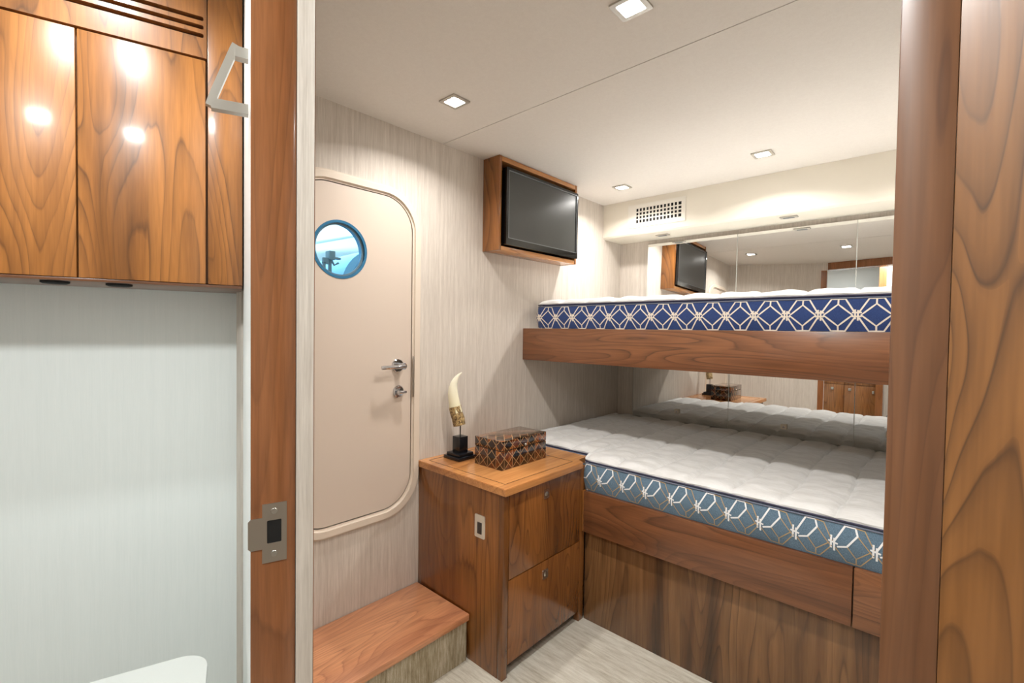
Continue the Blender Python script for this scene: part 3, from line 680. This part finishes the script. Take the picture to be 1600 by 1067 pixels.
# upper bunk mattress
r = .06; x0, y0 = -1.528, 1.832
pth = [(x0, 2.66), (x0, 2.3), (x0, y0 + r)] + [(x0 + r - r * math.cos(a), y0 + r - r * math.sin(a)) for a in [PI / 2 * i / 8 for i in range(1, 9)]] + [(-1.0, y0), (-.5, y0), (.43, y0)]
def yf_up(x): return y0 + (r - math.sqrt(max(r * r - (x0 + r - x) ** 2, 0)) if x < x0 + r else 0)
slen = 0
def arc_len(pth, upto):
    s = 0
    for a, b in zip(pth, pth[1:]):
        if a == upto: return s
        s += math.hypot(b[0] - a[0], b[1] - a[1])
    return s
s_at = arc_len(pth, (-1.0, y0))        # border length where x = -1.0
make_mattress('upper_mattress', 'royal blue mattress with ivory lattice border on the upper bunk', (-.55, 2.2, 1.2305), pth, 1.2305, 1.343, 1.375, .43, 2.66, yf_up,
              [M['blue'], M['cord'], M['cord'], M['quilt']], -.5, .145, False, s_at + .011)
# lower bunk mattress
yl = 1.655
pth2 = [(-1.558, 1.752), (-1.115, 1.752), (-1.104, 1.745), (-1.100, 1.73), (-1.098, yl + .03), (-1.090, yl + .008), (-1.075, yl), (-.6, yl), (.43, yl)]
def yf_lo(x): return 1.752 if x < -1.102 else (yl + .02 * max(0, (-1.072 - x) / .03) ** 2 if x < -1.072 else yl)
s2 = arc_len(pth2, (-.6, yl))
make_mattress('lower_mattress', 'teal-grey mattress with white and tan lattice border on the lower bunk', (-.55, 2.2, .5555), pth2, .5555, .676, .704, .43, 2.70, yf_lo,
              [M['teal'], M['cordw'], M['tan'], M['quilt']], -.505, .145, True, s2 - .014)

# ------------------------------------------------------------------ bunks
ub = thing('upper_bunk', 'upper bunk shelf with walnut front rail fixed between the walls', 'bunk', (-.56, 2.2, 1.07))
def lb(name, par, O, x0, x1, y0, y1, z0, z1, mat, bev=.0015):
    bm = bmesh.new(); bx(bm, x0 - O[0], x1 - O[0], y0 - O[1], y1 - O[1], z0 - O[2], z1 - O[2], bev); return finish(name, bm, mat, par)
UO = (-.56, 2.2, 1.07)
lb('front_rail', ub, UO, -1.577, .449, 1.805, 1.829, 1.07, 1.229, M['wx'])
lb('platform', ub, UO, -1.577, .449, 1.830, 2.728, 1.125, 1.2295, M['platform'])
lo = thing('lower_bunk', 'lower bunk with walnut rail and dark walnut base panel', 'bunk', (-.56, 2.2, 0)); LO = (-.56, 2.2, 0)
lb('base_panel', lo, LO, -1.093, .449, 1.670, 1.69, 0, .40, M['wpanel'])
lb('front_rail', lo, LO, -1.083, -.1715, 1.640, 1.664, .384, .5545, M['wx'])
lb('front_rail', lo, LO, -.1680, .449, 1.640, 1.664, .384, .5545, M['wx'])
lb('rail_end', lo, LO, -1.0925, -1.0835, 1.640, 1.668, .384, .5545, M['wz'])
lb('platform', lo, LO, -1.0925, .449, 1.691, 2.74, .42, .5495, M['platform'])
lb('platform_end', lo, LO, -1.577, -1.094, 1.752, 2.74, .42, .5495, M['platform'])
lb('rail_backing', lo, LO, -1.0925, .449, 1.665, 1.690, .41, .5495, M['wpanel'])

# ------------------------------------------------------------------ downlights
def downlight(x, y, z, label, power, col, grp, rz=0, k=1):
    t = thing('ceiling_downlight', label, 'ceiling light', (x, y, z), rz, grp); t.scale = (k, k, 1)
    bm = plate(rrect(-.040, .040, -.0375, .0375, .003, 3), [rrect(-.027, .027, -.0255, .0255, .004, 4)], -.005, -.0003, fZ); finish('trim_frame', bm, M['nickel'], t)
    bm = plate(rrect(-.027, .027, -.0255, .0255, .004, 4), [], -.0035, -.0006, fZ); finish('diffuser', bm, M['lamp'], t)
    area('lamp_light', (0, 0, -.0065), .045, power, col, parent=t, spread=math.radians(146 if k == 1 else 180))
G1 = 'square cabin downlights'
downlight(-1.253, 1.061, 1.9998, 'square downlight nearest the small door', CABIN_W, CABIN_COL, G1)
downlight(-.572, 1.030, 1.9998, 'square downlight at the top edge of the photo', CABIN_W, CABIN_COL, G1)
downlight(-1.298, 2.281, 1.9998, 'square downlight above the left end of the upper bunk, beside the vent', CABIN_W, CABIN_COL, G1)
downlight(-.597, 2.247, 1.9998, 'square downlight above the middle of the upper bunk', CABIN_W, CABIN_COL, G1)
downlight(.12, 1.03, 1.9998, 'square downlight at the right end of the door-side row, hidden by the walnut post', CABIN_W, CABIN_COL, G1)
downlight(.12, 2.25, 1.9998, 'square downlight over the right end of the upper bunk, hidden by the walnut post', CABIN_W, CABIN_COL, G1)
G2 = 'square bathroom ceiling lights'
def bathpt(lx, ly_): return (P0.x + lx * math.cos(TH) - ly_ * math.sin(TH), P0.y + lx * math.sin(TH) + ly_ * math.cos(TH))
for lx, ly_, pw, lab in ((-.33, -.34, .55, 'bathroom downlight close in front of the walnut wall cabinet'), (-.50, -1.23, 1.55, 'larger square bathroom ceiling light behind the doorway')):
    x, y = bathpt(lx, ly_); downlight(x, y, 2.2098, lab, BATH_W * pw, BATH_COL, G2, TH, 1 if ly_ > -1 else 4)
